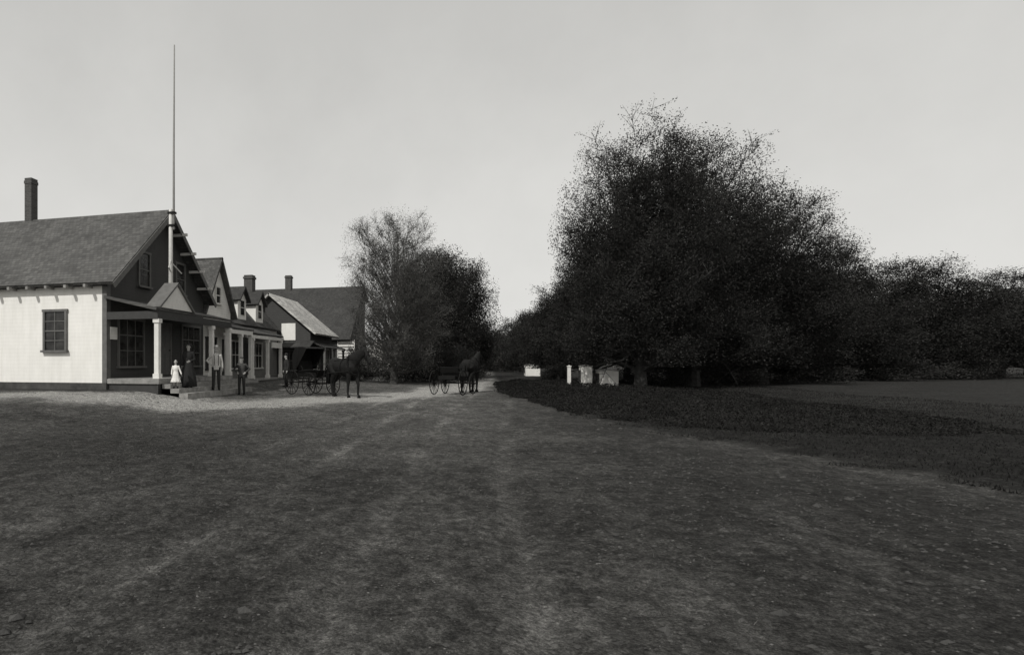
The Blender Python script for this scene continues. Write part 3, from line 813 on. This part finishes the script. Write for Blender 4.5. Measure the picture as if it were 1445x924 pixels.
def person(label, px, X, H, rz, arms, hat, top, bottom, group='people standing by the porches', stride=0, child=False, skirt=False, z=None):
    Y, yc = ray_x(px, X)
    root = thing('person', label, 'person', (X, Y, (hz(X, Y)+.004) if z is None else z), rz, group)
    k = H/1.75
    hs = 1.28 if child else 1.0               # a child has a larger head
    S = lambda p: Vector(p)*k
    legs = []
    for s in (-1, 1):
        f = stride*s
        legs.append([(s*.09,0,.92), (s*.105,-.025-f*.5,.49), (s*.115,.015-f,.085)])
    A = []
    for s, kind in ((-1, arms[0]), (1, arms[1])):
        sh = (s*.185, .005, 1.40)
        if kind == 'down': A.append((s, sh, (s*.235, .03, 1.13), (s*.25,-.04,.88), (0,-1,0)))
        elif kind == 'hip': A.append((s, sh, (s*.37, .06, 1.19), (s*.205,-.05,1.04), (0,0,1)))
        elif kind == 'out': A.append((s, sh, (s*.27,-.01,1.13), (s*.36,-.07,.9), (0,-1,0)))
        elif kind == 'front': A.append((s, sh, (s*.24, .0, 1.13), (s*.09,-.2,1.06), (0,0,1)))
    b = MB()
    b.loft([(0,0,.84,.13,.09),(0,0,.95,.155,.105),(0,0,1.08,.13,.095),(0,-.005,1.25,.16,.11),(0,0,1.37,.175,.1),(0,.005,1.435,.12,.075),(0,.0,1.47,.06,.058),(0,-.01,1.56,.05,.052)])
    for hp, kn, an in legs:
        b.path([hp, kn, an], [.082,.054,.038], 10); b.ell((an[0],an[1]-.07,.04), (.042,.125,.038))
    for s, sh, el, wr, th in A:
        b.path([(s*.13,0,1.38), sh, el, wr], [.05,.05,.04,.027], 10)
        hand(b, wr, Vector(wr)-Vector(el), th, .5)
    hc = Vector((0,-.02,1.49+.145*hs))
    b.ell(hc+Vector((0,.012,.02*hs)), (.073*hs,.092*hs,.1*hs), 18, 12)
    b.ell(hc+Vector((0,-.018,-.055*hs)), (.056*hs,.062*hs,.062*hs), 14, 9)              # jaw
    b.path([hc+Vector((0,-.083*hs,.015*hs)), hc+Vector((0,-.103*hs,-.022*hs))], [.009*hs,.014*hs], 6)   # nose
    b.ell(hc+Vector((0,-.075*hs,-.07*hs)), (.02*hs,.014*hs,.014*hs), 8, 6)
    for s in (-1, 1): b.ell(hc+Vector((s*.076*hs,.01,-.005)), (.012*hs,.022*hs,.033*hs), 8, 6)
    b.v = [tuple(S(q)) for q in b.v]
    body = b.build('body', M['skin'], root, True, remesh=.0085*k, it=2)
    def part(mb, name, mat, rm=None, par=root, it=3):
        mb.v = [tuple(S(q)) for q in mb.v]
        return mb.build(name, M[mat], par, True, remesh=rm, it=it)
    for s in (-1, 1):
        e = MB(); e.ell(hc+Vector((s*.029*hs,-.078*hs,.012*hs)), (.012*hs,.01*hs,.009*hs), 8, 6); part(e, 'eye', 'eye')
    e = MB(); e.ell(hc+Vector((0,-.087*hs,-.055*hs)), (.022*hs,.006*hs,.005*hs), 8, 5); part(e, 'mouth', 'leather')
    e = MB(); e.ell(hc+Vector((0,.03*hs,.045*hs)), (.081*hs,.09*hs,.09*hs), 16, 10)
    if skirt: e.ell(hc+Vector((0,.1*hs,.06*hs)), (.05*hs,.045*hs,.045*hs), 10, 8)
    part(e, 'hair', 'hair')
    e = MB()
    e.loft([(0,0,.82 if not skirt else 1.0,.155,.12),(0,0,.95 if not skirt else 1.02,.17,.125),(0,0,1.08,.145 if skirt else .158,.112),(0,-.005,1.25,.18,.128),(0,0,1.37,.19,.115),(0,.005,1.44,.125,.085),(0,.0,1.485,.072,.07)])
    for s, sh, el, wr, th in A:
        w2 = Vector(el).lerp(Vector(wr), .93)
        e.path([(s*.13,0,1.385), sh, el, w2], [.064,.066,.055,.044], 10)
    part(e, 'coat' if not skirt else 'blouse', top, .012*k)
    if skirt:
        L = .38 if child else .04
        e = MB(); e.loft([(0,0,1.06,.135,.105),(0,0,1.0,.16,.13),(0,.01,.85,.2,.17),(0,.02,.6,.26,.24),(0,.03,(.6+L)/2,.3,.28),(0,.03,L,.33,.31)], 54, .09, px)
        part(e, 'skirt', bottom)
    else:
        e = MB(); e.loft([(0,0,.83,.13,.1),(0,0,.93,.16,.115),(0,0,1.03,.145,.11)])
        for hp, kn, an in legs: e.path([hp, kn, (an[0],an[1],.1)], [.097,.072,.06], 10)
        part(e, 'trousers', bottom, .012*k)
    for hp, kn, an in legs:
        e = MB(); e.ell((an[0],an[1]-.065,.042), (.05,.14,.044), 12, 8); e.path([(an[0],an[1],.05),(an[0],an[1],.15)], [.048,.046], 8)
        part(e, 'boot', 'leather')
    top_z = hc.z + .085*hs
    if hat == 'brim':
        e = MB(); e.lathe([(.02,.1),(.07,.1),(.078,.075),(.082,.0),(.15,-.008),(.152,-.014),(.08,-.014)], (0,0,top_z), 24, 1.12); part(e, 'hat', 'straw')
        e = MB(); e.lathe([(.0835,.002),(.0845,.004),(.0825,.026),(.08,.028)], (0,0,top_z), 24, 1.12); part(e, 'hat_band', 'cloth_black')
    elif hat == 'bowler':
        e = MB(); e.lathe([(.01,.11),(.05,.1),(.075,.07),(.084,.0),(.115,.004),(.118,-.004),(.08,-.012)], (0,0,top_z), 24, 1.15); part(e, 'hat', 'cloth_black')
    elif hat == 'cap':
        e = MB(); e.ell((0,-.005,top_z+.01), (.1,.115,.035), 16, 8); e.ell((0,-.11,top_z-.01), (.06,.05,.008), 12, 6); part(e, 'cap', 'cloth_mid')
    elif hat == 'bonnet':
        e = MB(); e.lathe([(.02,.06),(.06,.055),(.085,.02),(.16,.0),(.165,-.01),(.08,-.012)], (0,0.01,top_z), 24, 1.0); part(e, 'hat', 'cloth_black')
    if skirt and not child:
        e = MB(); e.lathe([(.13,.0),(.14,.005),(.14,.04),(.128,.045)], (0,0,1.03), 24, .8); part(e, 'belt', 'leather')
    elif not skirt and top == 'cloth_light':
        for s in (-1, 1):
            e = MB(); e.path([(s*.085,-.118,1.0),(s*.085,-.14,1.25),(s*.09,-.11,1.39),(s*.09,0,1.46),(s*.06,.11,1.36),(s*.04,.125,1.1)], [.011]*6, 6); part(e, 'brace', 'leather')
    return root
R = math.radians
person('small child in a white dress standing left of the woman in black', 248, -10.8, .98, R(25), ('down','out'), None, 'cloth_white', 'cloth_white', child=True, skirt=True, z=.532)
person('woman in long black dress and dark hat beside the child', 266, -10.72, 1.6, R(20), ('down','front'), 'bonnet', 'cloth_black', 'cloth_black', skirt=True, z=.532)
person('man in pale shirt, dark trousers and straw hat standing on the porch steps', 305, -10.36, 1.7, R(30), ('hip','down'), 'brim', 'cloth_light', 'cloth_dark', z=.372)
person('youth in dark coat and flat cap right of the man in the straw hat', 341, -9.9, 1.55, R(12), ('hip','hip'), 'cap', 'cloth_mid', 'cloth_dark')
person('man in dark coat and bowler hat standing close behind the hooded buggy', 404, -10.2, 1.7, R(-50), ('down','down'), 'bowler', 'cloth_dark', 'cloth_black')

# ------------------------------------------------------------------ horses and carriages (forward is local +X)
def horse(label, x, y, rz, coat, step=.12, bulk=1.0):
    root = thing('horse', label, 'horse', (x, y, hz(x, y)+.003), rz, 'carriage horses')
    root.scale = (bulk, bulk, bulk)
    b = MB()
    b.loft_x([(-.82,1.2,.07,.1),(-.78,1.22,.17,.2),(-.62,1.24,.255,.29),(-.4,1.21,.28,.31),(-.1,1.15,.29,.32),(.2,1.14,.285,.335),(.42,1.18,.26,.34),(.6,1.2,.2,.3),(.72,1.2,.1,.18)], 20)
    def flat(pts, rs):
        m = MB(); m.path(pts, rs, 14)
        b.add([(q[0], q[1]*.62, q[2]) for q in m.v], m.f)
    flat([(.4,0,1.3),(.66,0,1.45),(.92,0,1.62),(1.08,0,1.74)], [.31,.26,.2,.15])
    flat([(1.04,0,1.76),(1.2,0,1.68),(1.35,0,1.48),(1.45,0,1.32)], [.15,.15,.105,.085])
    b.ell((1.16,0,1.61), (.11,.075,.11))
    for s in (-1, 1):
        b.path([(1.06,s*.06,1.85),(1.09,s*.075,1.96)], [.035,.012], 6)
        f = step*s
        b.path([(.48,s*.14,1.15),(.5+f*.3,s*.16,.82),(.54+f,s*.15,.5),(.52+f,s*.15,.15),(.56+f,s*.15,.08)], [.16,.1,.06,.042,.05], 10)
        b.path([(-.55,s*.13,1.2),(-.4-f*.3,s*.17,.88),(-.68-f,s*.15,.54),(-.63-f,s*.15,.15),(-.59-f,s*.15,.08)], [.22,.14,.066,.044,.05], 10)
    b.build('body', M[coat], root, True, remesh=.02, it=4)
    for s in (-1, 1):
        f = step*s
        for xx in (.575+f, -.575-f):
            h = MB(); h.lathe([(.052,.085),(.055,.07),(.07,0),(.04,0)], (xx,s*.15,0), 14); h.build('hoof', M['leather'], root, True)
        e = MB(); e.ell((1.23,s*.085,1.66), (.022,.012,.02), 8, 6); e.build('eye', M['eye'], root, True)
        e = MB(); e.box(1.16,1.3,s*.115-.006,s*.115+.006,1.59,1.73); e.build('blinker', M['leather'], root)
    m = MB(); rn = random.Random(3)
    for i in range(70):
        t = i/70; p = Vector((.5,0,1.55)).lerp(Vector((1.08,0,1.88)), t)
        m.path([p, p+Vector((-.03,.08,-.06)), p+Vector((-.06+rn.gauss(0,.03),.12,-.24))], [.016,.014,.005], 4)
    m.build('mane', M['mane'], root, True)
    m = MB()
    for i in range(22):
        a, c = rn.gauss(0,.035), rn.gauss(0,.035)
        m.path([(-.8,a*.4,1.36),(-.93+c*.5,a,1.2),(-.97+c,a*1.6,.85),(-.93+c,a*1.8,.5)], [.022,.026,.026,.006], 5)
    m.build('tail', M['mane'], root, True)
    m = MB()
    ring = [Vector((.52-.12*math.cos(a), .27*math.sin(a), 1.24+.37*math.cos(a))) for a in [2*PI*i/20 for i in range(21)]]
    m.path(ring, [.035]*21, 8); m.build('collar', M['leather'], root, True)
    m = MB()
    ring = [Vector((.1, .3*math.sin(a), 1.145+.345*math.cos(a))) for a in [2*PI*i/20 for i in range(21)]]
    m.path(ring, [.02]*21, 6); m.build('girth_strap', M['leather'], root, True)
    for s in (-1, 1):
        m = MB(); m.path([(1.4,s*.06,1.36),(.9,s*.2,1.5),(.1,s*.24,1.46),(-.9,s*.2,1.3),(-1.9,s*.1,1.2)], [.009]*5, 5)
        m.build('rein', M['leather'], root, True)
    for x0, z0, ry, rzv in ((1.34,1.5,.085,.1),(1.18,1.7,.105,.1)):
        ring = [Vector((x0+.5*rzv*math.cos(a), ry*math.sin(a), z0+rzv*1.25*math.cos(a))) for a in [2*PI*i/16 for i in range(17)]]
        m = MB(); m.path(ring, [.01]*17, 5); m.build('bridle_strap', M['leather'], root, True)
    return root

def wheel(root, cx, cy, r):
    w = MB(); w.torus_y((cx,cy,r), r-.02, .02, 40, 8); o = w.build('wheel', M['iron'], root, True)
    h = MB(); h.path([(cx,cy-.1,r),(cx,cy-.04,r),(cx,cy+.04,r),(cx,cy+.1,r)], [.04,.06,.06,.04], 14); h.build('hub', M['buggy'], o, True)
    s = MB()
    for i in range(14):
        a = 2*PI*i/14
        s.path([(cx+.06*math.cos(a),cy,r+.06*math.sin(a)),(cx+(r-.03)*math.cos(a),cy,r+(r-.03)*math.sin(a))], [.015,.010], 6)
    s.build('spokes', M['buggy'], o, True)

def buggy(label, x, y, rz, hood, name='buggy'):
    root = thing(name, label, 'buggy', (x, y, hz(x, y)+.003), rz, 'horse drawn buggies')
    zb = .82 if hood else .74                      # the open buggy is the lighter, lower build
    hb = .24 if hood else .13
    for cx, r in ((-.62,.56),(.68,.5)):
        for s in (-1, 1): wheel(root, cx, s*.68, r)
        a = MB(); a.path([(cx,-.7,r),(cx,.7,r)], [.025,.025], 8); a.build('axle', M['iron'], root, True)
        sp = MB()
        for z in (-1, 1):
            sp.path([(cx,.45*math.cos(t),r+.1+z*.07*math.sin(t)) for t in [PI*i/10 for i in range(11)]], [.014]*11, 6)
        sp.build('spring', M['iron'], root, True)
    p = MB(); p.path([(-.62,0,.58),(.68,0,.52)], [.025,.025], 8); p.build('reach_pole', M['buggy'], root, True)
    b = MB()
    b.slab([(-.8,-.36,zb),(.8,-.36,zb),(.8,.36,zb),(-.8,.36,zb)], .03)
    for s in (-1, 1):
        b.add([(-.8,s*.36,zb-.02),(.8,s*.36,zb-.02),(.8,s*.39,zb+hb*.7),(-.8,s*.4,zb+hb),(-.8,s*.335,zb-.02),(.8,s*.335,zb-.02),(.8,s*.365,zb+hb*.7),(-.8,s*.375,zb+hb)],
              [(0,1,2,3),(7,6,5,4),(3,2,6,7),(0,3,7,4),(1,5,6,2)])
    b.box(-.83,-.8,-.39,.39,zb-.03,zb+hb)
    b.build('body', M['buggy'], root)
    d = MB(); d.slab([(.8,-.37,zb),(.95,-.37,zb+.28),(.95,.37,zb+.28),(.8,.37,zb)], .02); d.build('dashboard', M['leather'], root)
    zs = zb+.2
    s = MB(); s.box(-.45,.0,-.43,.43,zs,zs+.04); s.box(-.4,-.04,-.36,.36,zb+.002,zs); s.build('seat', M['buggy'], root)
    s = MB(); s.ell((-.22,0,zs+.07), (.24,.42,.05), 20, 8); s.build('cushion', M['leather'], root, True)
    bh = .45 if hood else .26
    s = MB(); s.slab([(-.46,-.42,zs+.06),(-.46,.42,zs+.06),(-.55,.42,zs+.06+bh),(-.55,-.42,zs+.06+bh)], .035); s.build('backrest', M['leather'], root)
    for q in (-1, 1):
        s = MB(); s.path([(-.5,q*.43,zs+.26),(-.2,q*.45,zs+.27),(-.04,q*.43,zs+.05)], [.014]*3, 6); s.build('armrest', M['iron'], root, True)
        s = MB(); s.path([(.68,q*.36,.62),(1.0,q*.38,.72),(1.6,q*.36,.98),(2.9,q*.33,1.08)], [.026,.026,.024,.018], 8); s.build('shaft', M['buggy'], root, True)
    if hood:
        h = MB()
        P = [(-.72,1.12),(-.78,1.5),(-.74,1.85),(-.6,2.05),(-.3,2.13),(.05,2.12),(.3,2.05)]
        for (xa,za),(xb,zb2) in zip(P, P[1:]):
            h.add([(xa,-.52,za),(xa,.52,za),(xb,.52,zb2),(xb,-.52,zb2)], [(0,1,2,3)])
        for q in (-1, 1):
            c = (-.45,q*.52,1.15)
            for (xa,za),(xb,zb2) in zip(P, P[1:]): h.add([c,(xa,q*.52,za),(xb,q*.52,zb2)], [(0,1,2)])
        o = h.build('hood', M['leather'], root)
        md = o.modifiers.new('s', 'SOLIDIFY'); md.thickness = .02
        for q in (-1, 1):
            for e in ((.3,2.04),(-.3,2.12)):
                s = MB(); s.path([(-.45,q*.545,1.15),(e[0],q*.545,e[1])], [.014,.014], 6); s.build('hood_bow', M['iron'], root, True)
    return root
def rig(px, yc, rt, fw, coat, hood, hl, bl, bulk):
    x, y = bearing(px, yc)
    dx, dy = rt*CT - fw*ST, rt*ST + fw*CT
    rz = math.atan2(dy, dx)
    buggy(bl, x, y, rz, hood)
    horse(hl, x+2.25*dx, y+2.25*dy, rz, coat, bulk=bulk)
rig(640, 27.5, .55, .835, 'horse2', False, 'dark horse pulling the open buggy away down the road', 'open two seat buggy in the middle of the road', 1.05)
rig(440, 27.2, .62, -.785, 'horse', True, 'dark horse harnessed to the hooded buggy, facing the viewer', 'hooded black buggy standing near the shops', 1.1)

# ------------------------------------------------------------------ light, sky, camera
sd = Vector((-.27, -.66, .70)).normalized()
sun = bpy.data.lights.new('sun', 'SUN'); sun.energy = 2.7; sun.angle = R(.6); sun.color = (1, .985, .95)
so = bpy.data.objects.new('sun', sun); col.objects.link(so); so.location = (-20,-30,40)
so.rotation_euler = (-sd).to_track_quat('-Z', 'Y').to_euler()
wd = bpy.data.worlds.new('World'); scn.world = wd; wd.use_nodes = True
t = wd.node_tree; t.nodes.clear()
sk = t.nodes.new('ShaderNodeTexSky'); sk.sky_type = 'NISHITA'; sk.sun_disc = False
sk.sun_elevation = math.asin(sd.z); sk.sun_rotation = math.atan2(sd.x, sd.y)
sk.air_density = 1.2; sk.dust_density = 2.0; sk.ozone_density = 1
hs = t.nodes.new('ShaderNodeHueSaturation'); hs.inputs['Saturation'].default_value = 0.0
t.links.new(sk.outputs[0], hs.inputs['Color'])
# thin even haze over the whole sky
hz_ = t.nodes.new('ShaderNodeMix'); hz_.data_type = 'RGBA'; hz_.blend_type = 'MIX'; hz_.inputs[0].default_value = .86
tc = t.nodes.new('ShaderNodeTexCoord')
cl = noise_node(t, tc.outputs['Generated'], 2.4, 6, .6)
sp = t.nodes.new('ShaderNodeSeparateXYZ'); t.links.new(tc.outputs['Generated'], sp.inputs[0])
up = mathn(t, 'ADD', sp.outputs[2], mathn(t, 'MULTIPLY', mathn(t, 'SUBTRACT', cl, .5), .7))
haze = ramp(t, up, [(0.0, (6.5,6.45,6.2)), (.5, (4.9,4.86,4.68)), (1, (4.2,4.16,4.0))])
t.links.new(hs.outputs[0], hz_.inputs[6]); t.links.new(haze, hz_.inputs[7])
bg = t.nodes.new('ShaderNodeBackground'); bg.inputs[1].default_value = .12
t.links.new(hz_.outputs[2], bg.inputs[0])
ow = t.nodes.new('ShaderNodeOutputWorld'); t.links.new(bg.outputs[0], ow.inputs[0])

cam = bpy.data.cameras.new('camera'); co = bpy.data.objects.new('camera', cam); col.objects.link(co)
co.location = (0, 0, H_CAM); co.rotation_euler = (PI/2, 0, TH)
cam.sensor_fit = 'HORIZONTAL'; cam.sensor_width = 36; cam.lens = FPX/1445*36
cam.shift_x = (722.5-458)/1445; cam.shift_y = (512-462)/1445
cam.clip_start = .05; cam.clip_end = 8000
scn.camera = co
scn.view_settings.view_transform = 'Standard'; scn.view_settings.look = 'None'; scn.view_settings.exposure = 0
for o in bpy.data.objects:
    if '_world' in o: del o['_world']
